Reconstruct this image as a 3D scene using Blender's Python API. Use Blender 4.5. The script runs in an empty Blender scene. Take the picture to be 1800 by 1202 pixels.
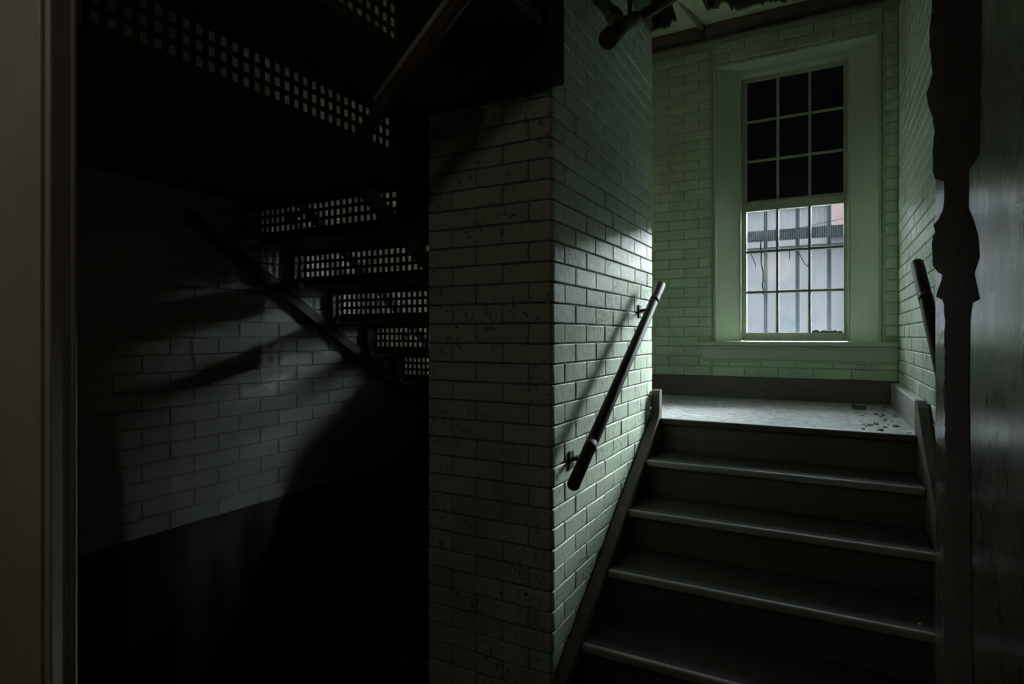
import bpy, bmesh, math, random
from mathutils import Vector, Matrix
random.seed(7)
C = bpy.context.scene.collection
scene = bpy.context.scene
PI = math.pi

# ---------------------------------------------------------------- camera, sky, light, exposure
# the eye is the origin; +Y runs up the stair, +X to the right, Z up
cd = bpy.data.cameras.new('camera'); cam = bpy.data.objects.new('camera', cd); C.objects.link(cam)
cam.location = (0, 0, 0); cam.rotation_euler = (PI/2, 0, math.radians(28.4))
cd.sensor_width = 36; cd.lens = 1031/1800*36; cd.shift_y = -11/1800; cd.clip_start = .02
scene.camera = cam

W = bpy.data.worlds.new('overcast_sky'); scene.world = W; W.use_nodes = True
nt = W.node_tree; nt.nodes.clear()
SKY = 27.0                                     # zenith strength; an overcast sky is three times dimmer at the horizon
tc = nt.nodes.new('ShaderNodeTexCoord'); sx = nt.nodes.new('ShaderNodeSeparateXYZ')
mr = nt.nodes.new('ShaderNodeMapRange'); bg = nt.nodes.new('ShaderNodeBackground'); wo = nt.nodes.new('ShaderNodeOutputWorld')
mr.inputs['From Min'].default_value = 0; mr.inputs['From Max'].default_value = 1
mr.inputs['To Min'].default_value = SKY/3; mr.inputs['To Max'].default_value = SKY
bg.inputs['Color'].default_value = (.88, .95, 1.0, 1)
nt.links.new(tc.outputs['Generated'], sx.inputs[0]); nt.links.new(sx.outputs['Z'], mr.inputs['Value'])
nt.links.new(mr.outputs[0], bg.inputs['Strength']); nt.links.new(bg.outputs[0], wo.inputs['Surface'])

sl_ = bpy.data.lights.new('hazy_sun', 'SUN'); sl_.energy = 46; sl_.angle = math.radians(34); sl_.color = (.97, .98, 1.0)
so = bpy.data.objects.new('hazy_sun', sl_); C.objects.link(so)
so.rotation_euler = Vector((-.48, -.82, -.30)).to_track_quat('-Z', 'Y').to_euler()   # from behind the yard, low, a little to the right

def portal(name, loc, sx_, sz_):
    l = bpy.data.lights.new(name, 'AREA'); l.shape = 'RECTANGLE'; l.size = sx_; l.size_y = sz_
    l.cycles.is_portal = True
    o = bpy.data.objects.new(name, l); C.objects.link(o); o.location = loc; o.rotation_euler = (-PI/2, 0, 0)
portal('window_portal', (-.22, 4.80, .47), .74, 1.1)

hl = bpy.data.lights.new('hall_lamp', 'AREA'); hl.shape = 'DISK'; hl.size = .5; hl.energy = 1.1; hl.color = (1, .90, .74)
ho = bpy.data.objects.new('hall_lamp', hl); C.objects.link(ho); ho.location = (-1.7, -.7, 1.2); ho.rotation_euler = (math.radians(55), 0, math.radians(-25))

h2 = bpy.data.lights.new('corridor_fill', 'AREA'); h2.shape = 'DISK'; h2.size = .5; h2.energy = .95; h2.color = (1, .86, .68)  # second unseen fill, added to lift the pier front and the steps
h2o = bpy.data.objects.new('corridor_fill', h2); C.objects.link(h2o); h2o.location = (-.75, -1.0, 1.1); h2o.rotation_euler = (math.radians(65), 0, 0)
ll = bpy.data.lights.new('landing_fill', 'POINT'); ll.shadow_soft_size = .12; ll.energy = .7; ll.color = (1, .84, .56)
lo = bpy.data.objects.new('landing_fill', ll); C.objects.link(lo); lo.location = (-1.55, 3.6, 1.15)      # added warm fill, unseen on the landing behind the pier

vs = scene.view_settings
scene.display_settings.display_device = 'sRGB'
vs.view_transform = 'Standard'; vs.look = 'None'; vs.gamma = 1; vs.use_curve_mapping = False
vs.exposure = 0.42
scene.cycles.max_bounces = 12; scene.cycles.diffuse_bounces = 8; scene.cycles.glossy_bounces = 4
scene.cycles.transparent_max_bounces = 16

# ---------------------------------------------------------------- helpers
def obj(name, data, parent=None, loc=None, rot=None):
    if isinstance(data, bmesh.types.BMesh):
        me = bpy.data.meshes.new(name); data.to_mesh(me); data.free(); data = me
    o = bpy.data.objects.new(name, data); C.objects.link(o)
    if parent: o.parent = parent
    if loc: o.location = loc
    if rot: o.rotation_euler = rot
    return o
def mat_on(o, *ms):
    o.data.materials.clear()
    for m in ms: o.data.materials.append(m)
    return o
def mk(name, bm, m, parent=None):
    me = bpy.data.meshes.new(name); bm.to_mesh(me); bm.free(); me.materials.append(m)
    o = bpy.data.objects.new(name, me); C.objects.link(o)
    if parent: o.parent = parent
    return o
def struct(o, label=None):
    o['kind'] = 'structure'
    if label: o['label'] = label
    return o
def tag(o, label, cat, group=None):
    o['label'] = label; o['category'] = cat
    if group: o['group'] = group
    return o
def empty(name, loc=(0, 0, 0)):
    o = bpy.data.objects.new(name, None); C.objects.link(o); o.location = loc; o.empty_display_size = .1
    return o
def box(bm, x0, x1, y0, y1, z0, z1, bev=0, seg=2):
    vs_ = [bm.verts.new(p) for p in ((x0,y0,z0),(x1,y0,z0),(x1,y1,z0),(x0,y1,z0),(x0,y0,z1),(x1,y0,z1),(x1,y1,z1),(x0,y1,z1))]
    fs = [bm.faces.new([vs_[i] for i in q]) for q in ((3,2,1,0),(4,5,6,7),(0,1,5,4),(1,2,6,5),(2,3,7,6),(3,0,4,7))]
    if bev:
        es = list({e for f in fs for e in f.edges})
        bmesh.ops.bevel(bm, geom=es, offset=bev, segments=seg, affect='EDGES', profile=.5)
def boxo(name, m, x0, x1, y0, y1, z0, z1, bev=0, parent=None, seg=2):
    bm = bmesh.new(); box(bm, x0, x1, y0, y1, z0, z1, bev, seg); return mk(name, bm, m, parent)
def prism(bm, pts, axis, a0, a1):
    """extrude a 2-D outline: axis 'x' takes (y,z), 'y' takes (x,z), 'z' takes (x,y)"""
    def p3(p, a):
        return {'x': (a, p[0], p[1]), 'y': (p[0], a, p[1]), 'z': (p[0], p[1], a)}[axis]
    A = [bm.verts.new(p3(p, a0)) for p in pts]; B = [bm.verts.new(p3(p, a1)) for p in pts]
    n = len(pts)
    bm.faces.new(A); bm.faces.new(B[::-1])
    for i in range(n): bm.faces.new((A[i], B[i], B[(i+1) % n], A[(i+1) % n]))
    bmesh.ops.recalc_face_normals(bm, faces=bm.faces[:])
def prismo(name, m, pts, axis, a0, a1, parent=None, bev=0):
    bm = bmesh.new(); prism(bm, pts, axis, a0, a1)
    if bev: bmesh.ops.bevel(bm, geom=bm.edges[:], offset=bev, segments=2, affect='EDGES')
    return mk(name, bm, m, parent)
def tube(bm, pts, r, n=14, caps=True, r2=None):
    pts = [Vector(p) for p in pts]; rings = []
    for i, p in enumerate(pts):
        d = (pts[min(i+1, len(pts)-1)] - pts[max(i-1, 0)]).normalized()
        up = Vector((0, 0, 1)) if abs(d.z) < .95 else Vector((1, 0, 0))
        s = d.cross(up).normalized(); t = s.cross(d).normalized()
        rr = r if r2 is None else r + (r2 - r)*i/(len(pts)-1)
        rings.append([bm.verts.new(p + s*rr*math.cos(2*PI*k/n) + t*rr*math.sin(2*PI*k/n)) for k in range(n)])
    for a, b in zip(rings, rings[1:]):
        for k in range(n):
            f = bm.faces.new((a[k], a[(k+1) % n], b[(k+1) % n], b[k])); f.smooth = True
    if caps:
        bm.faces.new(rings[0][::-1]); bm.faces.new(rings[-1])
    bmesh.ops.recalc_face_normals(bm, faces=bm.faces[:])
def tubeo(name, m, pts, r, parent=None, n=14, r2=None):
    bm = bmesh.new(); tube(bm, pts, r, n, True, r2); return mk(name, bm, m, parent)
def rounded_rod(name, m, p, q, r, parent=None, end=.012):
    p, q = Vector(p), Vector(q); d = (q - p).normalized()
    bm = bmesh.new(); n = 18
    up = Vector((0, 0, 1)); s = d.cross(up).normalized(); t = s.cross(d).normalized(); L = (q-p).length
    prof = [(0, r*.55), (end*.25, r*.82), (end, r), (L-end, r), (L-end*.25, r*.82), (L, r*.55)]
    rings = [[bm.verts.new(p + d*a + s*b*math.cos(2*PI*k/n) + t*b*math.sin(2*PI*k/n)) for k in range(n)] for a, b in prof]
    for a, b in zip(rings, rings[1:]):
        for k in range(n):
            f = bm.faces.new((a[k], a[(k+1) % n], b[(k+1) % n], b[k])); f.smooth = True
    bm.faces.new(rings[0][::-1]); bm.faces.new(rings[-1])
    bmesh.ops.recalc_face_normals(bm, faces=bm.faces[:])
    return mk(name, bm, m, parent)

# ---------------------------------------------------------------- materials
class N:
    def __init__(s, name):
        s.m = bpy.data.materials.new(name); s.m.use_nodes = True; s.t = s.m.node_tree; s.t.nodes.clear()
        s.out = s.a('ShaderNodeOutputMaterial'); s.tc = s.a('ShaderNodeTexCoord')
        g = s.a('ShaderNodeNewGeometry'); s.geo = g
    def a(s, k): return s.t.nodes.new(k)
    def l(s, x, y): s.t.links.new(x, y)
    def noise(s, scale, detail=4, rough=.6, vec=None, stretch=None):
        n = s.a('ShaderNodeTexNoise'); n.inputs['Scale'].default_value = scale
        n.inputs['Detail'].default_value = detail; n.inputs['Roughness'].default_value = rough
        v = vec or s.geo.outputs['Position']
        if stretch:
            mp = s.a('ShaderNodeMapping'); mp.inputs['Scale'].default_value = stretch; s.l(v, mp.inputs['Vector']); v = mp.outputs[0]
        s.l(v, n.inputs['Vector']); return n.outputs['Fac']
    def ramp(s, fac, stops):
        r = s.a('ShaderNodeValToRGB'); e = r.color_ramp.elements
        while len(e) < len(stops): e.new(.5)
        for el, (p, c) in zip(e, stops):
            el.position = p; el.color = (*c, 1) if not isinstance(c, (int, float)) else (c, c, c, 1)
        s.l(fac, r.inputs[0]); return r.outputs['Color']
    def mix(s, fac, a, b):
        m = s.a('ShaderNodeMix'); m.data_type = 'RGBA'
        for sock, v in ((m.inputs[0], fac), (m.inputs[6], a), (m.inputs[7], b)):
            if isinstance(v, (int, float)): sock.default_value = v
            elif isinstance(v, tuple): sock.default_value = (*v, 1)
            else: s.l(v, sock)
        return m.outputs[2]
    def math(s, op, a, b=0):
        m = s.a('ShaderNodeMath'); m.operation = op
        for i, v in enumerate((a, b)):
            if isinstance(v, (int, float)): m.inputs[i].default_value = v
            else: s.l(v, m.inputs[i])
        return m.outputs[0]
    def bump(s, h, strength=.3, dist=.003):
        b = s.a('ShaderNodeBump'); b.inputs['Strength'].default_value = strength; b.inputs['Distance'].default_value = dist
        s.l(h, b.inputs['Height']); return b.outputs[0]
    def pbr(s, col, rough=.5, normal=None, coat=0, ior=1.5, metallic=0, coat_rough=.2):
        p = s.a('ShaderNodeBsdfPrincipled')
        for sock, v in ((p.inputs['Base Color'], col), (p.inputs['Roughness'], rough)):
            if isinstance(v, tuple): sock.default_value = (*v, 1)
            elif isinstance(v, (int, float)): sock.default_value = v
            else: s.l(v, sock)
        p.inputs['IOR'].default_value = ior; p.inputs['Coat Weight'].default_value = coat
        p.inputs['Coat Roughness'].default_value = coat_rough; p.inputs['Metallic'].default_value = metallic
        if normal: s.l(normal, p.inputs['Normal'])
        s.l(p.outputs[0], s.out.inputs['Surface']); return p

def paint_brick(name, c1, c2, grime=.555, rough=.3, coat=.4):
    n = N(name)
    oi = n.a('ShaderNodeObjectInfo')
    base = n.mix(n.noise(2.2, 3), c1, c2)
    hv = n.a('ShaderNodeHueSaturation'); hv.inputs['Hue'].default_value = .5
    n.l(n.math('ADD', n.math('MULTIPLY', oi.outputs['Random'], .16), .92), hv.inputs['Value']); n.l(base, hv.inputs['Color'])
    spots = n.ramp(n.noise(55, 6, .72), [(grime, 0), (grime+.07, 1)])
    blot = n.ramp(n.noise(5, 3), [(.42, 0), (.62, 1)])
    sm = n.math('MULTIPLY', spots, blot)
    col = n.mix(sm, hv.outputs['Color'], (.03, .03, .026))
    stain = n.ramp(n.noise(3.1, 5, .65, stretch=(1, 1, .5)), [(.5, 0), (.75, .45)])
    col = n.mix(stain, col, (.15, .15, .11))
    h = n.math('ADD', n.math('MULTIPLY', n.noise(26, 5, .6), .8), n.math('MULTIPLY', n.noise(140, 2), .15))
    h = n.math('SUBTRACT', h, n.math('MULTIPLY', sm, .25))
    rg = n.math('ADD', n.math('MULTIPLY', n.noise(12, 4), .2), rough - .1)
    n.pbr(col, rg, n.bump(h, .55, .006), coat=coat, coat_rough=.38)
    return n.m
def plain(name, c1, c2, scale=6, rough=.6, bump=.2, stretch=None, coat=0, dust=None, bdist=.003, metallic=0, spec=.5):
    n = N(name); f = n.noise(scale, 5, .62, stretch=stretch)
    col = n.mix(n.ramp(f, [(.3, 0), (.7, 1)]), c1, c2)
    if dust:
        sp = n.a('ShaderNodeSeparateXYZ'); n.l(n.geo.outputs['Normal'], sp.inputs[0])
        up = n.ramp(sp.outputs['Z'], [(.55, 0), (.95, 1)])
        df = n.math('MULTIPLY', up, n.ramp(n.noise(18, 5, .7), [(.25, dust[1]*.55), (.7, dust[1])]))
        col = n.mix(df, col, dust[0])
    p = n.pbr(col, rough, n.bump(n.noise(scale*6, 5, .65, stretch=stretch), bump, bdist), coat=coat, metallic=metallic)
    p.inputs['Specular IOR Level'].default_value = spec
    return n.m

GREEN1, GREEN2 = (.61, .72, .56), (.54, .65, .50)
M = {}
M['brick'] = paint_brick('painted_brick', GREEN1, GREEN2, rough=.52, coat=.06)
M['brick_back'] = paint_brick('painted_brick_satin', (.58, .75, .53), (.52, .69, .47), grime=.60, rough=.5, coat=.1)
M['mortar'] = plain('grimy_joint', (.12, .14, .10), (.26, .32, .24), 14, .6, .4)
M['mortar_back'] = plain('painted_joint', (.36, .42, .29), (.50, .58, .40), 14, .6, .4)
M['wood_green'] = plain('painted_joinery', (.55, .65, .48), (.48, .57, .42), 5, .42, .15, (1, 1, .3), coat=.15)
M['sash'] = plain('sash_paint', (.46, .50, .38), (.34, .37, .28), 16, .45, .3)
M['bars'] = plain('weathered_bar', (.16, .19, .14), (.10, .11, .09), 20, .5, .3)
M['plaster'] = plain('ceiling_plaster', (.58, .66, .46), (.46, .52, .36), 9, .8, .5)
M['hall'] = plain('hall_plaster', (.42, .39, .32), (.34, .31, .25), 3, .55, .2)
M['dark_wood'] = plain('dark_stair_paint', (.075, .06, .048), (.11, .088, .07), 7, .6, .25, (.4, 1, 1), dust=((.20, .19, .18), .12))
M['tread'] = plain('worn_tread_paint', (.034, .027, .021), (.052, .042, .033), 5, .8, .3, (.3, 1, 1), dust=((.15, .135, .12), .06))
M['nosing'] = plain('lit_worn_nosing', (.20, .185, .165), (.32, .30, .28), 25, .5, .35, (.3, 1, 1), dust=((.45, .44, .43), .4))  # worn edge, coloured paler to carry the window highlight on each step
M['lip'] = plain('dusty_landing_lip', (.05, .042, .036), (.08, .066, .055), 12, .6, .3, dust=((.52, .52, .53), 1.0))
M['skirt'] = plain('brown_skirting', (.09, .072, .06), (.13, .105, .09), 8, .45, .2, dust=((.30, .30, .30), .5))
M['skirt_grey'] = plain('worn_grey_skirting', (.28, .28, .27), (.46, .46, .44), 14, .6, .4, dust=((.62, .62, .62), .9))
M['rail'] = plain('dark_handrail', (.022, .019, .019), (.035, .030, .029), 12, .6, .15)
M['iron'] = plain('dark_iron', (.075, .065, .056), (.12, .095, .07), 12, .6, .25)
M['rust'] = plain('rusty_pipe', (.15, .09, .06), (.08, .06, .048), 25, .65, .4)
M['pipe'] = plain('painted_pipe', (.34, .36, .26), (.20, .20, .15), 20, .55, .3)
M['timber'] = plain('old_timber', (.11, .08, .06), (.19, .145, .11), 6, .7, .5, (.3, 3, 3))
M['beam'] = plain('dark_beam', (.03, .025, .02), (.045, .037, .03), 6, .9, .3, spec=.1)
M['flake'] = plain('bare_brown_substrate', (.045, .033, .026), (.07, .052, .04), 10, 1.0, .3, spec=.04)
M['floor'] = plain('hall_floor', (.045, .04, .036), (.07, .062, .055), 4, .6, .2)
M['black'] = plain('blacked_pane', (.016, .018, .021), (.024, .026, .030), 9, .25, .1)
M['void'] = plain('ceiling_void', (.02, .017, .014), (.035, .03, .024), 6, .9, .4)
M['chip'] = plain('paint_chip', (.40, .42, .38), (.18, .18, .16), 60, .8, .3)
M['leaf'] = plain('dry_scrap', (.07, .06, .04), (.12, .12, .08), 60, .8, .3)
M['facade'] = plain('sooty_facade', (.02, .018, .017), (.03, .026, .024), 4, .9, .2)
M['chalk'] = plain('white_chip', (.8, .8, .78), (.7, .7, .68), 60, .8, .2)
M['grille'] = plain('grille_steel', (.006, .007, .010), (.010, .012, .016), 14, .95, .2, spec=.05)
M['ground'] = plain('yard_ground', (.07, .07, .075), (.1, .1, .105), 2, .9, .3)
M['outside_wall'] = plain('pale_render', (.025, .022, .024), (.030, .027, .029), 1.2, .9, .1)
M['outside_brick'] = plain('red_brick_far', (.046, .023, .023), (.052, .029, .028), 4, .9, .2)
M['crack'] = plain('crack_dirt', (.02, .02, .02), (.03, .03, .03), 30, .8, .1)

# landing: boards under a coat of plaster dust
n = N('dusty_landing')
f = n.noise(26, 7, .75); big = n.noise(4, 4)
c = n.mix(n.ramp(f, [(.42, 0), (.58, 1)]), (.44, .435, .43), (.76, .76, .77))
c = n.mix(n.ramp(n.noise(60, 5, .8), [(.60, 0), (.68, .8)]), c, (.14, .13, .12))
c = n.mix(n.ramp(big, [(.35, .3), (.6, 0)]), c, (.28, .27, .26))
n.pbr(c, .75, n.bump(n.noise(45, 6, .75), .7, .008)); M['landing'] = n.m

# near wall at the right: glossy old paint with runs and scuffs
n = N('glossy_old_paint')
st = n.noise(9, 6, .65, stretch=(1, 1.4, .35))
c = n.mix(n.ramp(st, [(.35, 0), (.65, 1)]), (.075, .064, .052), (.14, .125, .105))
c = n.mix(n.ramp(n.noise(7, 5, .7, stretch=(1, 1, .6)), [(.60, 0), (.66, 1)]), c, (.035, .028, .024))
rg = n.ramp(n.noise(8, 5, .7, stretch=(1, 1.2, .5)), [(.3, .18), (.7, .42)])
n.pbr(c, rg, n.bump(n.noise(7, 6, .6, stretch=(1, 1.3, .6)), .22, .01), coat=.8, coat_rough=.22); M['gloss'] = n.m

# wired, ribbed and dirty glass: part clear, part a dust film that glows when the sky is behind it
def glass(name, dirt_lo, dirt_hi):
    n = N(name)
    tr = n.a('ShaderNodeBsdfTransparent'); tr.inputs['Color'].default_value = (.87, .92, .92, 1)
    tl = n.a('ShaderNodeBsdfTranslucent'); tl.inputs['Color'].default_value = (.38, .46, .53, 1)
    gl = n.a('ShaderNodeBsdfGlossy'); gl.inputs['Roughness'].default_value = .08; gl.inputs['Color'].default_value = (1, 1, 1, 1)
    wv = n.a('ShaderNodeTexWave'); wv.bands_direction = 'X'; wv.inputs['Scale'].default_value = 22; n.l(n.geo.outputs['Position'], wv.inputs['Vector'])
    d = n.ramp(n.noise(7, 6, .72), [(.3, dirt_lo), (.7, dirt_hi)])
    sz = n.a('ShaderNodeSeparateXYZ'); n.l(n.geo.outputs['Position'], sz.inputs[0])
    low_ = n.a('ShaderNodeMapRange'); n.l(sz.outputs['Z'], low_.inputs['Value'])
    for k_, v_ in (('From Min', .50), ('From Max', .0), ('To Min', 0), ('To Max', .010)): low_.inputs[k_].default_value = v_
    d = n.math('ADD', d, low_.outputs[0])
    d = n.math('ADD', d, n.math('MULTIPLY', n.math('SUBTRACT', wv.outputs['Fac'], .35), .010))
    m1 = n.a('ShaderNodeMixShader'); n.l(d, m1.inputs[0]); n.l(tr.outputs[0], m1.inputs[1]); n.l(tl.outputs[0], m1.inputs[2])
    fr = n.a('ShaderNodeFresnel'); fr.inputs['IOR'].default_value = 1.45
    m2 = n.a('ShaderNodeMixShader'); n.l(fr.outputs[0], m2.inputs[0]); n.l(m1.outputs[0], m2.inputs[1]); n.l(gl.outputs[0], m2.inputs[2])
    n.l(m2.outputs[0], n.out.inputs['Surface']); return n.m
M['glass'] = glass('ribbed_dirty_glass', .002, .009)
M['glass_clean'] = glass('pale_glass', .03, .06)

# ---------------------------------------------------------------- levels and planes
FL, LAND, CEIL = -1.458, -.438, 2.24
XP, XPL = -.84, -1.366                 # brick pier between the flights: right and left faces
YP0, YP1 = 1.842, 3.15                 # its near and far ends
XR, XL = .385, -2.38                   # right and left walls of the stairwell
YB = 4.41                              # back wall
XN = .256                              # glossy near wall at the right
CH = .0715                             # brick course

# ---------------------------------------------------------------- brick pieces (meshes shared)
_bc = {}
JT = .0055
def brick_mesh(L, m, var, round_lo=0, round_hi=0, H=CH, D=.05):
    """front face at y=0 looking to -y, x from 0 to L; round_* = bullnose radius of an upright edge"""
    key = (round(L, 3), m.name, var, round_lo, round_hi, round(H, 4))
    if key in _bc: return _bc[key]
    rd = random.Random(hash((round(L*1000), var, round_lo > 0, round_hi > 0)) & 0xffff)
    b = .003; x0, x1 = JT/2, L - JT/2; z0, z1 = JT/2, H - JT/2
    def side(xe, s, r):
        if r: return [(xe, r*1.0 + .02 if False else D)] + [(xe + s*r*(1-math.cos(a)), r*(1-math.sin(a))) for a in (0, PI/8, PI/4, 3*PI/8, PI/2)]
        return [(xe, D), (xe, b), (xe + s*b*.35, b*.35), (xe + s*b, 0)]
    prof = side(x0, 1, round_lo) + side(x1, -1, round_hi)[::-1]       # plan outline left-back, front, right-back
    rows = [(z0, b), (z0 + b*.35, b*.35), (z0 + b, 0), (z1 - b, 0), (z1 - b*.35, b*.35), (z1, b)]
    flat_i = len(side(x0, 1, round_lo)) - 1
    bm = bmesh.new(); grid = []
    jit = [rd.uniform(-.0009, .0009) for _ in range(6)]
    for zi, (z, inset) in enumerate(rows):
        row = []
        for (x, y) in prof:
            cx = (x0 + x1)/2; xx = x + (inset*.6 if x < cx else -inset*.6)*(0 if inset == 0 else 1)
            yy = min(D, y + inset) if y < D else y
            tilt = jit[0]*(x-cx)/L*2 + jit[1]*(z-H/2)/H*2
            zz = z + jit[2]*(x-cx)/L*2 + (jit[3] if z > H/2 else jit[4])*.7
            row.append(bm.verts.new((xx, yy + tilt, zz)))
        grid.append(row)
    for a, c2 in zip(grid, grid[1:]):
        for i in range(len(prof)-1):
            f = bm.faces.new((a[i], a[i+1], c2[i+1], c2[i])); f.smooth = not (a is grid[2] and i == flat_i)
    bm.faces.new(grid[-1]); bm.faces.new(grid[0][::-1])
    bmesh.ops.recalc_face_normals(bm, faces=bm.faces[:])
    me = bpy.data.meshes.new('brick'); bm.to_mesh(me); bm.free(); me.materials.append(m); _bc[key] = me
    return me
def lay(parent, m, origin, ang, length, z0, z1, start=0, end_round=(0, 0), bond=(.2175, .1125), skip=None, proud=.004):
    """a field of running-bond bricks; origin = the face's left end seen from in front"""
    k = 0; z = z0; ca, sa = math.cos(ang), math.sin(ang)
    nz = int(round((z1 - z0)/CH))
    for r in range(nz):
        z = z0 + r*CH; x = 0.0; first = True
        while x < length - .02:
            L = bond[1] if (first and (r + start) % 2 == 0) else bond[0]
            first = False
            L = min(L, length - x)
            if length - x - L < .045: L = length - x
            if not (skip and skip(x, x + L, z)):
                me = brick_mesh(L, m, random.randrange(4), end_round[0] if x == 0 else 0, end_round[1] if x + L >= length - 1e-4 else 0)
                pr = random.uniform(-.0014, .0014)
                o = bpy.data.objects.new('brick', me); C.objects.link(o); o.parent = parent
                o.location = (origin[0] + ca*x + sa*pr, origin[1] + sa*x - ca*pr, z); o.rotation_euler = (0, 0, ang)
            x += L

# ---------------------------------------------------------------- the pier (brick wall between the two flights)
pier = struct(prismo('wall_middle', M['mortar'], [(XPL, YP0 + .0065), (XP - .0065, YP0 + .0065), (XP - .0065, YP1 - .0065), (-1.32, YP1 - .0065), (XPL, 3.0)], 'z', FL, CEIL))
# right face: seen from +X its left end is the near corner
def pskip(x0, x1, z): return False
zb = FL
lay(pier, M['brick'], (XP, YP0), PI/2, YP1 - YP0, FL + 2*CH, FL + 2*CH + 41*CH, 0, (.02, .012))
front = struct(boxo('wall_middle_front', M['mortar'], XPL, XP - .0065, YP0 + .0064, YP0 + .05, FL, CEIL))
lay(front, M['brick'], (XPL, YP0), 0, XP - XPL - .004, FL + CH, FL + CH*33, 0, (0, .02))

# ---------------------------------------------------------------- back wall with its two window openings
WX0, WX1, WZ0, WZ1 = -.742, .301, -.04, 1.95
bm = bmesh.new(); yb = YB + .006
for (a, b_, c_, d_) in ((XL-.3, WX0, FL, CEIL+.3), (WX1, XR+.3, FL, CEIL+.3), (WX0, WX1, FL, WZ0-.02), (WX0, WX1, WZ1, CEIL+.3)):
    box(bm, a, b_, yb, YB + .30, c_, d_)
back = struct(mk('wall_back', bm, M['mortar_back']))
zb0 = LAND + .148 - .0
lay(back, M['brick_back'], (-1.27, YB), 0, WX0 + 1.27, zb0, zb0 + 33*CH, 0, (0, .03))
lay(back, M['brick_back'], (WX0, YB), 0, XR - WX0, zb0, zb0 + 2*CH, 1)
lay(back, M['brick_back'], (WX1, YB), 0, XR - WX1, zb0 + 4*CH, zb0 + 33*CH, 0, (.03, 0), bond=(.1, .1))
lay(back, M['brick_back'], (WX0, YB), 0, WX1 - WX0, zb0 + 31.4*CH, zb0 + 33.4*CH, 0)

# right wall and left wall of the stairwell
right = struct(boxo('wall_right', M['mortar'], XR + .006, XR + .25, 1.9, YB + .006, FL, CEIL + .3))
lay(right, M['brick'], (XR, YB), -PI/2, YB - 2.80, LAND, LAND + 35*CH, 0)
LB = plain('painted_brick_left', (.74, .77, .69), (.66, .70, .62), 9, .6, .3)
LJ = plain('painted_joint_left', (.42, .44, .39), (.58, .61, .55), 12, .7, .3)
left = struct(boxo('wall_left', LJ, XL - .25, XL - .004, -1.7, YB + .3, FL, CEIL + .3))
lay(left, LB, (XL, 1.12), PI/2, 2.3, LAND - 5*CH, LAND + 22*CH, 0)
boxo('plaster_coat', LB, XL - .004, XL - .0005, 1.12, YB, LAND + 22*CH, CEIL, 0, left)
boxo('plaster_coat', LB, XL - .004, XL - .0005, 3.42, YB, LAND, LAND + 22*CH, 0, left)

boxo('painted_shade', plain('painted_shade_brown', (.075, .065, .055), (.11, .095, .08), 5, .6, .2), XL - .004, XL - .0005, -1.6, YB, FL, LAND - 5*CH, 0, left)  # shade painted on: dark band keeps the foot of this wall black
boxo('painted_shade_edge', M['iron'], XL - .004, XL + .002, -1.6, YB, LAND - 5*CH - .012, LAND - 5*CH, 0, left)  # thin dark line along the top of the painted shade

# ---------------------------------------------------------------- floors, hall shell
struct(boxo('floor', M['floor'], XL - .25, 1.2, -1.7, YB + .3, FL - .1, FL))
lb = bmesh.new(); box(lb, XL, XR, 3.14, YB, LAND - .03, LAND)
struct(mk('floor_landing', lb, M['landing']))
struct(boxo('wall_hall_rear', M['hall'], XL - .25, XN + .25, -1.8, -1.6, FL, CEIL + .3))
struct(boxo('wall_hall_left', M['hall'], XL, -1.20, .515, .548, FL, CEIL))
# glossy near wall with a rounded far arris
pts = [(XN, -1.65)] + [(XN + .012*(1-math.cos(a)), 1.975 - .012*(1 - math.sin(a))) for a in [i*PI/16 for i in range(9)]] + [(XR + .2, 1.975), (XR + .2, -1.65)]
bm = bmesh.new(); prism(bm, pts, 'z', FL, CEIL)
struct(mk('wall_near', bm, M['gloss']))

# left door casing close to the camera: board with a rounded inner edge and a stop
t1 = empty('trim_casing', (0, 0, 0)); struct(t1)
boxo('casing_board', M['hall'], -1.215, -1.186, .512, .550, FL, CEIL, .004, t1)
tubeo('edge_bead', M['hall'], [(-1.186, .549, FL), (-1.186, .549, CEIL)], .005, t1, 12)
boxo('stop_strip', M['hall'], -1.235, -1.203, .505, .53, FL, CEIL, .004, t1)

# ceiling: dark void with joists, plaster left only in ragged patches near the window
ceil = struct(boxo('ceiling', M['void'], XL - .25, XR + .3, -1.8, YB + .3, CEIL + .22, CEIL + .3))
for i in range(5):
    boxo('joist', M['timber'], -1.18 + i*.4, -1.13 + i*.4, 3.1, YB, CEIL + .03, CEIL + .22, 0, ceil)
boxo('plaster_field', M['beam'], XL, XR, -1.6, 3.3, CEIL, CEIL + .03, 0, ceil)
rd = random.Random(3)
edge = []
holes = [(-1.13, -1.02, .12), (-1.0, -.95, .17), (-.93, -.90, .45), (-.88, -.76, .55), (-.74, -.66, .20), (-.65, -.60, .24), (-.59, -.57, .14), (-.56, -.3, .10), (-.28, .0, .07), (.0, XR, .10)]
for (a, b_, dp) in holes:
    k = max(3, int((b_-a)/.013))
    for i in range(k + 1):
        edge.append((a + (b_-a)*i/k, YB - dp - rd.uniform(-.02, .022)))
bm = bmesh.new(); prism(bm, [(-1.4, YB), (-1.4, YB - .12)] + edge + [(XR, YB)], 'z', CEIL, CEIL + .014)
mk('plaster_patch', bm, M['plaster'], ceil)
# timber plate at the head of the back wall
bm = bmesh.new(); box(bm, -1.5, XR, YB - .03, YB, CEIL - .115, CEIL - .004, .006)
tp = struct(mk('trim_plate', bm, M['timber']))
boxo('ledge_strip', M['timber'], -1.5, XR, YB - .042, YB - .03, CEIL - .127, CEIL - .11, .004, tp)

# dark boxed beam that closes the stair over the pier
struct(boxo('trim_beam', M['beam'], XPL, -.79, 1.70, 1.838, .85, CEIL, .008))

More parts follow.
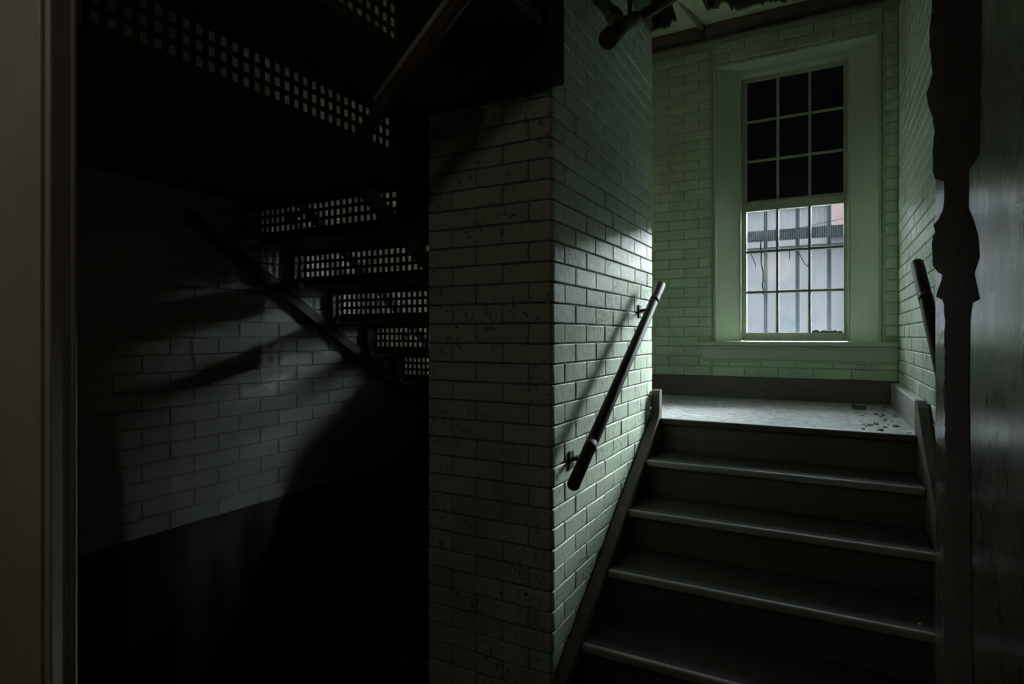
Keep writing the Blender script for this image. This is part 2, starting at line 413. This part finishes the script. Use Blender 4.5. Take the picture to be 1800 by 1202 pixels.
struct(boxo('shade_side_plate', M['beam'], -1.56, XPL + .004, 1.905, 1.925, .45, CEIL))  # dark sheet added to keep the gap left of the pier black
struct(boxo('shade_end_plate', M['beam'], -1.405, -1.385, 1.69, 1.905, .56, CEIL))  # dark sheet added to cover the light at the riser ends

# skirtings
struct(boxo('baseboard_back', M['skirt'], XL, XR, YB - .02, YB + .006, LAND, LAND + .148, .004))
struct(boxo('baseboard_right', M['skirt_grey'], XR - .042, XR + .006, 3.2, YB - .02, LAND, LAND + .140, .005))

# ---------------------------------------------------------------- windows
def window(name, x0, x1, full=True):
    w = empty(name, ((x0+x1)/2, YB, WZ0)); struct(w)
    def P(nm, m, *a, bev=0, parent=w):
        o = boxo(nm, m, *a, bev); o.parent = parent; o.matrix_parent_inverse = Matrix.Translation(w.location).inverted() if parent is w else Matrix()
        return o
    s0, s1 = x0 + .168, x1 - .181; yf = 4.55
    # splayed reveals
    for (pts) in ([(x0, YB+.012), (s0, yf), (s0, yf+.22), (x0 - .02, yf+.22), (x0 - .02, YB+.05)], [(x1, YB+.012), (s1, yf), (s1, yf+.22), (x1 + .02, yf+.22), (x1 + .02, YB+.05)]):
        o = prismo('casing', M['wood_green'], pts, 'z', WZ0, WZ1); o.parent = w; o.matrix_parent_inverse = Matrix.Translation(w.location).inverted()
    P('edge_moulding', M['wood_green'], x0 + .004, x0 + .026, YB + .006, YB + .03, WZ0, WZ1, bev=.005)
    P('edge_moulding', M['wood_green'], x1 - .030, x1 - .006, YB + .006, YB + .03, WZ0, WZ1, bev=.005)
    P('head_board', M['wood_green'], x0, x1, YB + .01, yf + .22, WZ1 - .02, WZ1, bev=.003)
    P('head_rail', M['wood_green'], s0 - .02, s1 + .02, yf + .005, yf + .20, WZ1 - .055, WZ1 - .018, bev=.004)
    for xa, xb in ((s0 - .004, s0 + .010), (s1 - .010, s1 + .004)):
        P('stop_bead', M['wood_green'], xa, xb, yf - .004, yf + .03, WZ0, WZ1 - .05, bev=.004)
    # sill, its nosing, apron and bed moulding
    P('sill', M['wood_green'], x0 - .115, min(x1 + .09, XR - .002), YB - .078, yf + .22, WZ0 - .030, WZ0, bev=.006)
    P('bed_moulding', M['wood_green'], x0 - .095, min(x1 + .09, XR - .002), YB - .036, YB + .01, WZ0 - .052, WZ0 - .030, bev=.008)
    P('apron', M['wood_green'], x0 - .07, min(x1 + .09, XR - .002), YB - .026, YB + .01, WZ0 - .125, WZ0 - .052, bev=.003)
    P('apron_bead', M['wood_green'], x0 - .07, min(x1 + .09, XR - .002), YB - .034, YB + .01, WZ0 - .142, WZ0 - .125, bev=.006)
    return w, s0, s1, yf
def sash(w, nm, gx0, gx1, gz0, gz1, y, st, rl_b, rl_t, pane_m, barm, clean=(), rows=3):
    """3 by 3 sash: frame as one piece, bars and panes each their own"""
    off = Matrix.Translation(w.location).inverted()
    bm = bmesh.new()
    box(bm, gx0 - st, gx0, y, y + .036, gz0 - rl_b, gz1 + rl_t, .004); box(bm, gx1, gx1 + st, y, y + .036, gz0 - rl_b, gz1 + rl_t, .004)
    box(bm, gx0, gx1, y, y + .036, gz0 - rl_b, gz0, .003); box(bm, gx0, gx1, y, y + .036, gz1, gz1 + rl_t, .003)
    s = mk(nm, bm, M['sash'], w); s.matrix_parent_inverse = off
    xs = [gx0 + (gx1-gx0)*i/3 for i in range(4)]; zs = [gz0 + (gz1-gz0)*i/rows for i in range(rows+1)]
    for i in (1, 2):
        boxo('glazing_bar', barm, xs[i]-.009, xs[i]+.009, y + .002, y + .034, gz0, gz1, .004, s)
    for i in range(1, rows):
        boxo('glazing_bar', barm, gx0, gx1, y + .004, y + .032, zs[i]-.009, zs[i]+.009, .004, s)
    for r in range(rows):
        for c_ in range(3):
            boxo('pane', pane_m, xs[c_] + (.004 if c_ else -.006), xs[c_+1] - (.004 if c_ < 2 else -.006), y + .016, y + .020, zs[r] + (.004 if r else -.006), zs[r+1] - (.004 if r < rows-1 else -.006), 0, s)
    return s
w1, s0, s1, yf = window('window_1', WX0, WX1)
GX0, GX1 = -.532, .086
low = sash(w1, 'lower_sash', GX0, GX1, .022, .905, yf + .042, .040, .058, .060, M['glass'], M['bars'])
upp = sash(w1, 'upper_sash', GX0, GX1, .99, 1.865, yf + .082, .040, .04, .05, M['black'], M['sash'])

# cracks and broken slivers in the lower sash
def crack(pts, r=.0028):
    y = yf + .056
    o = tubeo('crack', M['crack'], [(x, y, z) for x, z in pts], r, low, 5); return o
def jag(p, q, k=7, j=.006, seed=1):
    r_ = random.Random(seed)
    return [(p[0] + (q[0]-p[0])*i/k + (r_.uniform(-j, j) if 0 < i < k else 0), p[1] + (q[1]-p[1])*i/k) for i in range(k+1)]
crack(jag((-.435, .70), (-.420, .30), 12, .006, 4), .0042)
crack(jag((-.505, .60), (-.470, .50), 6, .006, 5))
crack(jag((-.205, .60), (-.122, .47), 7, .006, 6))
crack(jag((-.50, .70), (-.45, .69), 5, .006, 8))
crack(jag((-.32, .74), (.08, .80), 12, .008, 9), .0018)
crack(jag((-.25, .61), (-.245, .54), 5, .006, 10))
bm = bmesh.new(); prism(bm, [(-.31, .045), (-.31, .125), (-.275, .155), (-.20, .10), (-.195, .045)], 'y', yf + .0565, yf + .058)
mk('glass_shard', bm, M['glass'], low)
# dirt heaped on the bottom rail at the right
rd = random.Random(5)
pts = [(-.105 + i*.0075, .024 + .008*abs(math.sin(i*.45)) + rd.uniform(.001, .010)) for i in range(25)]
bm = bmesh.new(); prism(bm, [(-.105, .022)] + pts + [(.08, .022)], 'y', yf + .045, yf + .058)
mk('dirt_ridge', bm, plain('grey_dirt', (.10, .10, .11), (.2, .2, .21), 40, .9, .6), low)

# ---------------------------------------------------------------- outside
struct(boxo('wall_upper_storey', M['facade'], -9, 9, YB + .05, YB + .30, CEIL + .3, 9))
struct(boxo('wall_wing', M['facade'], -9, XL - .25, YB + .05, YB + .30, -2.6, CEIL + .3))
struct(boxo('wall_wing', M['facade'], XR + .25, 9, YB + .05, YB + .30, -2.6, CEIL + .3))
gr = empty('window_grille', (-.2, 4.98, 0))
def G(nm, *a):
    o = boxo(nm, M['grille'], *a, .001); o.parent = gr; o.matrix_parent_inverse = Matrix.Translation(gr.location).inverted()
for x in (-.435, -.212, .0): G('upright_bar', x-.014, x+.014, 4.965, 4.971, -.25, 1.9)
G('cross_bar', -.80, .40, 4.957, 4.965, .735, .82)
for x in (-.80, .36): G('side_post', x, x+.04, 4.95, 4.99, -.30, 1.95)
G('fixing_lug', -.80, -.76, 4.70, 4.95, .76, .80); G('fixing_lug', .36, .40, 4.70, 4.95, .76, .80)
tag(gr, 'dark steel security grille with upright bars outside the broken window', 'grille')
struct(boxo('ground', M['ground'], -30, 30, YB + .3, 40, -2.6, -2.5))
nb = empty('neighbour_building', (0, 24, -2.5))
def B(nm, m, *a):
    o = boxo(nm, m, *a); o.parent = nb; o.matrix_parent_inverse = Matrix.Translation(nb.location).inverted()
B('rendered_wall', M['outside_wall'], -22, 16, 24, 34, -2.5, 4.8)
B('brick_bay', M['outside_brick'], -.06, 4, 23.5, 24, 3.55, 4.8)
B('string_course', M['outside_wall'], -22, 16, 23.8, 24, 3.3, 3.5)
B('coping', M['outside_wall'], -22, 16, 23.8, 34, 4.8, 5.0)
tag(nb, 'pale rendered building across the yard with a red brick bay', 'building')

# ---------------------------------------------------------------- right-hand stair: six risers to the landing
RISE, RUN, YL = .17, .28, 3.11
st = empty('wooden_staircase', (-.23, 1.71, FL))
inv = Matrix.Translation(st.location).inverted()
def S(o): o.parent = st; o.matrix_parent_inverse = inv; return o
SX0, SX1 = -.79, .34
for i in range(6):
    zt = LAND - i*RISE; yn = YL - i*RUN
    if i: 
        bm = bmesh.new(); box(bm, SX0, SX1 if i < 5 else XN - .004, yn - .0, yn + RUN + (.025 if i < 5 else .015), zt - .032, zt, .008, 3)
        tr_ = S(mk('tread', bm, M['tread']))
        bm = bmesh.new(); box(bm, SX0 + .001, SX1 - .001 if i < 5 else XN - .005, yn - .005, yn + .022, zt - .030, zt + .0015, .009, 3)
        S(mk('nosing', bm, M['nosing']))
    else:
        bm = bmesh.new(); box(bm, SX0, SX1, yn, yn + .05, zt - .034, zt + .001, .008, 3); S(mk('landing_nosing', bm, M['lip']))
    S(boxo('riser', M['dark_wood'], SX0, SX1 if i < 5 else XN - .004, yn + .022, yn + .042, zt - RISE, zt - .03))
def string_outline(up, ytop, round_top):
    sl = RISE/RUN
    f = lambda y: LAND - sl*(YL - y) + up
    y0 = YL - 6*RUN - .02
    P = [(y0 - .05, FL), (y0 - .05, FL + .10), (y0 + .08, f(y0 + .08))]
    yk = YL - .03
    P += [(yk, f(yk)), (yk + .02, f(yk) + .03)]
    P += [(yk + .022, LAND + .13), (yk + .03, LAND + .146), (yk + .045, LAND + .150), (ytop, LAND + .150), (ytop, LAND - .06)]
    P += [(YL + .02, LAND - .25), (y0 + .30, FL)]
    return P
S(prismo('stringer', M['dark_wood'], string_outline(.022, 3.155, 1), 'x', XP + .007, SX0))
def string_right():
    sl = RISE/RUN; f = lambda y, up: LAND - sl*(YL - y) + up
    y0 = YL - 6*RUN - .02
    return [(1.992, FL), (1.992, f(1.992, .10)), (2.95, f(2.95, .115)), (3.08, LAND + .125), (3.13, LAND + .150), (3.20, LAND + .150), (3.20, LAND - .06), (YL + .02, LAND - .25), (2.2, FL)]
S(prismo('stringer', M['dark_wood'], string_right(), 'x', SX1, XR - .007))
for x in (SX0 - .004, SX1 - .006):
    pass
tag(st, 'dark brown wooden stair of six steps rising to the dusty landing under the window', 'stairs')

# ---------------------------------------------------------------- handrails
def handrail(p, q, wall_x, label, cuts, group=None, r=.0225, side=-1):
    h = empty('handrail', ((p[0]+q[0])/2, (p[1]+q[1])/2, (p[2]+q[2])/2)); iv = Matrix.Translation(h.location).inverted()
    def K(o): o.parent = h; o.matrix_parent_inverse = iv; return o
    K(rounded_rod('rail', M['rail'], p, q, r))
    p_, q_ = Vector(p), Vector(q); d = (q_-p_).normalized()
    for c in cuts:
        a = p_ + (q_-p_)*c
        K(tubeo('bracket', M['rail'], [(a.x, a.y, a.z - r*.6), ((a.x*.75+wall_x*.25), a.y, a.z - .042), (wall_x, a.y, a.z - .052)], .008))
        bm = bmesh.new(); sgn = 1 if wall_x > a.x else -1
        x0, x1 = sorted((wall_x, wall_x - sgn*.008)); box(bm, x0, x1, a.y - .022, a.y + .022, a.z - .085, a.z - .02, .003); K(mk('wall_plate', bm, M['rail']))
        bm = bmesh.new(); tube(bm, [a - d*.022, a + d*.022], r*1.03, 16); K(mk('saddle', bm, M['rail']))
    tag(h, label, 'handrail', group); return h
handrail((-.762, 3.035, .268), (-.762, 1.835, -.512), XP, 'dark round handrail on the brick pier beside the lit steps', (.12, .86))
handrail((.311, 2.85, .295), (.311, 2.05, -.235), XR, 'dark round handrail on the right wall, its upper end beside the window wall', (.3, .9))
handrail((XL + .075, 3.2, -.12), (XL + .075, 1.95, .73), XL, 'dark handrail on the left wall glimpsed through the perforated risers', (.2, .55, .9))

# ---------------------------------------------------------------- perforated iron stair at the left
ir = empty('iron_staircase', (-1.93, 1.3, LAND)); iiv = Matrix.Translation(ir.location).inverted()
def I(o): o.parent = ir; o.matrix_parent_inverse = iiv; return o
def perforated(bm, along, a0, a1, z0, z1, pos, th, first, pitch=.034, hole=.0195, rows=3, rp=.040, rh=.0255, rz=.016):
    """plate with square holes: along 'x' (plate at y=pos) or 'y' (plate at x=pos)"""
    n = int((a1 - first - .01)/pitch)
    def q(u0, u1, w0, w1):
        if u1-u0 < 1e-5 or w1-w0 < 1e-5: return
        if along == 'x': box(bm, u0, u1, pos, pos+th, w0, w1)
        else: box(bm, pos, pos+th, u0, u1, w0, w1)
    zs = [z0]
    for r in range(rows):
        zs += [z0 + rz + r*rp, z0 + rz + r*rp + rh]
    zs.append(z1)
    for k in range(0, len(zs)-1, 2): q(a0, a1, zs[k], zs[k+1])
    for r in range(rows):
        w0, w1 = zs[2*r+1], zs[2*r+2]
        q(a0, first, w0, w1)
        for i in range(n):
            e = first + (i+1)*pitch if i < n-1 else a1
            q(first + i*pitch + hole, e, w0, w1)
RX0, RX1 = -2.355, -1.40
TZ = [.642, .462, .282, .102, -.078, -.258, LAND]
TY = [1.853, 2.124, 2.381, 2.652, 2.907, 3.17]
for j, y in enumerate(TY):
    zt, zl = TZ[j], TZ[j+1]
    bm = bmesh.new()
    if j == 5: box(bm, RX0, RX1, y, y + .004, zl, zt - .03)          # the bottom riser is a plain plate
    else: perforated(bm, 'x', RX0, RX1 if j else -1.47, zl, zt - .03, y, .004, -2.335)
    I(mk('riser', bm, M['iron']))
    ynext = TY[j-1] if j else None
    # tread on top of this riser runs back towards the camera as far as the next riser
    if j: I(boxo('tread', M['iron'], RX0, RX1, TY[j-1] - .004, y + .03, zt - .03, zt, .003))
    I(boxo('bracket', M['iron'], XL + .007, RX0 + .012, y - .075, y + .01, zl - .01, zt - .02, .003))
# stringer flange below the treads, against the left wall, and the one beside the pier
sl = .18/.264
def flange(x0, x1, nm):
    f = lambda y, dz: .362 - .597*(y - 1.74) + dz
    I(prismo(nm, M['iron'], [(1.50, f(1.50, -.028)), (3.02, f(3.02, -.028)), (3.02, f(3.02, .028)), (1.50, f(1.50, .028))], 'x', x0, x1))
flange(XL + .007, XL + .05, 'stringer')
flange(RX1 - .004, RX1 + .028, 'stringer')
I(prismo('light_block_panel', M['iron'], [(1.90, FL), (1.90, TZ[1] - .02), (TY[1], TZ[1] - .02), (TY[1], TZ[2] - .02), (TY[2], TZ[2] - .02), (TY[2], TZ[3] - .02), (TY[3], TZ[3] - .02), (TY[3], TZ[4] - .02), (TY[4], TZ[4] - .02), (TY[4], TZ[5] - .02), (3.13, TZ[5] - .02), (3.13, FL)], 'x', RX1 + .001, RX1 + .006))  # unseen panel added to keep window light out from under the flight
# quarter landing and its edge channels
QZ = TZ[0]
I(boxo('quarter_landing', M['iron'], XL + .007, -1.40, .66, TY[0] + .03, QZ - .03, QZ, .003))
I(boxo('edge_channel', M['rust'], XL + .007, -1.40, TY[0] - .03, TY[0] + .006, QZ - .062, QZ - .031, .004))
I(boxo('edge_channel', M['rust'], -1.42, -1.38, .66, 1.695, QZ - .085, QZ + .022, .004))
# upper flight, running to the right over the doorway
for j in range(5):
    x = -1.395 + j*.28; z0 = QZ + .018 + j*.18
    bm = bmesh.new(); perforated(bm, 'y', .66, 1.695, z0, z0 + .155, x, .004, .675)
    I(mk('riser', bm, M['iron']))
    I(boxo('tread', M['iron'], x - .02, x + .284, .66, 1.695, z0 + .155, z0 + .18, .003))
    if j: I(boxo('riser_angle', M['rust'], x - .012, x + .03, .66, 1.695, z0 - .03, z0 + .004, .003))
I(tubeo('carriage_strut', M['rust'], [(-1.43, 1.387, .50), (-.877, 1.345, .925), (-.30, 1.30, 1.37)], .021))
I(tubeo('strut_highlight', M['plaster'], [(-1.20, 1.352, .706), (-.877, 1.328, .954), (-.30, 1.282, 1.399)], .009))  # pale rod laid along the strut as its highlight
tag(ir, 'dark iron stair at the left with rows of square holes through its risers', 'stairs')

# ---------------------------------------------------------------- pipes at the top of the pier and by the ceiling
pp = empty('sprinkler_pipe', (-.71, 2.23, 1.209)); piv = Matrix.Translation(pp.location).inverted()
def Q(o): o.parent = pp; o.matrix_parent_inverse = piv; return o
P0 = Vector((-.71, 2.23, 1.209))
Q(tubeo('supply_pipe', M['rust'], [P0, P0 + Vector((.108, .286, .222)), (-.195, 3.575, CEIL + .02)], .022))
Q(tubeo('wall_pipe', M['pipe'], [P0, P0 + Vector((-.075, .033, .109)), (-.838, 2.286, 1.394)], .026))
Q(tubeo('hanger_rod', M['iron'], [P0 + Vector((.02, .02, .02)), P0 + Vector((.02, .02, CEIL - 1.2))], .009))
Q(tubeo('tee_fitting', M['pipe'], [P0 - Vector((.030, .062, .046)), P0 + Vector((.028, .070, .054))], .034, None, 16))
Q(tubeo('end_stub', M['rust'], [P0 - Vector((.012, .03, .022)), P0 - Vector((.020, .125, .098))], .032, None, 16, .037))
Q(tubeo('collar', M['pipe'], [P0 + Vector((-.036, .016, .052)), P0 + Vector((-.052, .024, .078))], .033, None, 16))
tag(pp, 'rusty pipe junction with a capped stub jutting over the brick pier', 'pipe')
hp = empty('conduit', (-.80, 4.05, CEIL)); 
for (a, b_, r_, nm, m_) in (((-.90, 3.96, CEIL + .02), (-.80, 4.395, CEIL - .03), .017, 'tube', M['pipe']), ((-.90, 3.96, CEIL + .02), (-.95, 3.2, CEIL + .02), .017, 'tube', M['pipe'])):
    o = tubeo(nm, m_, [a, b_], r_); o.parent = hp; o.matrix_parent_inverse = Matrix.Translation(hp.location).inverted()
o = tubeo('drop_pipe', M['rust'], [(-.80, 4.372, CEIL - .005), (-.80, 4.372, CEIL - .12)], .012); o.parent = hp; o.matrix_parent_inverse = Matrix.Translation(hp.location).inverted()
tag(hp, 'painted conduit crossing the torn ceiling above the landing', 'pipe')

# ---------------------------------------------------------------- ragged bare strip where the gloss paint has come off the near wall
def wall_pt(u, v):                                        # a point of the near wall's face
    a = (u - 900)/1031; r = (-.4756 + .8797*a)/(.8797 + .4756*a); y = XN/r
    return (y, (590 - v)/1031*y/(.8797 + .4756*a))
rd = random.Random(11)
EDGE = [(1640,-60),(1638,30),(1634,60),(1637,110),(1641,130),(1634,150),(1630,165),(1633,185),(1640,205),(1643,230),(1640,265),(1641,300),(1643,314),(1659,318),(1661,350),(1659,368),(1652,385),(1641,395),(1645,408),(1640,415),(1638,440),(1642,468),(1650,480),(1657,482),(1653,500),(1646,522),(1656,526),(1661,535),(1662,600),(1661,700),(1663,820),(1660,960),(1662,1300)]
BACK = [(1712,1300),(1708,1000),(1704,700),(1705,560),(1709,532),(1722,526),(1716,500),(1712,480),(1721,452),(1719,415),(1710,385),(1702,366),(1703,300),(1722,270),(1726,-60)]
E2 = []
for (a, b_) in zip(EDGE, EDGE[1:]):
    k = max(1, int(abs(b_[1]-a[1])/9))
    for i in range(k):
        E2.append((a[0] + (b_[0]-a[0])*i/k + rd.uniform(-1.1, 1.1), a[1] + (b_[1]-a[1])*i/k))
outl = [wall_pt(u, v) for u, v in E2 + [EDGE[-1]] + BACK]
pk = prismo('bare_patch', M['flake'], outl, 'x', XN - .0012, XN + .002, bpy.data.objects['wall_near'])

# ---------------------------------------------------------------- debris
def scrap(nm, m, x, y, z, s, seed, parent=None):
    r_ = random.Random(seed); bm = bmesh.new(); k = 7
    P = [(x + s*r_.uniform(.6, 1.1)*math.cos(2*PI*i/k), y + s*r_.uniform(.5, 1.0)*math.sin(2*PI*i/k)) for i in range(k)]
    A = [bm.verts.new((p[0], p[1], z)) for p in P]; Bv = [bm.verts.new((p[0], p[1], z + .002 + r_.uniform(.001, .012)*s/.02)) for p in P]
    cz = bm.verts.new((x, y, z + .008*s/.02)); bm.faces.new(A[::-1])
    for i in range(k):
        bm.faces.new((A[i], A[(i+1) % k], Bv[(i+1) % k], Bv[i])); bm.faces.new((Bv[i], Bv[(i+1) % k], cz))
    return mk(nm, bm, m, parent)
rd = random.Random(21)
tag(scrap('dry_leaf_scrap', M['leaf'], .16, 4.06, LAND, .05, 1), 'dark curled scrap lying on the landing below the sill', 'debris')
spots = []
for i in range(26):
    y = rd.uniform(3.16, 4.3); x = .335 - abs(rd.gauss(0, .09)) - .01
    spots.append((x, y, rd.uniform(.005, .016)))
for i, (x, y, s) in enumerate(spots):
    tag(scrap('plaster_chip', M['chip'], min(x, .32), y, LAND, s, 50 + i), 'small fallen plaster chip in the dust along the right edge of the landing', 'debris', 'fallen plaster chips on the landing')
tag(scrap('white_chip', M['chalk'], .262, 2.33, LAND - 3*RISE, .006, 99), 'tiny white chip on the dark steps at the right', 'debris')
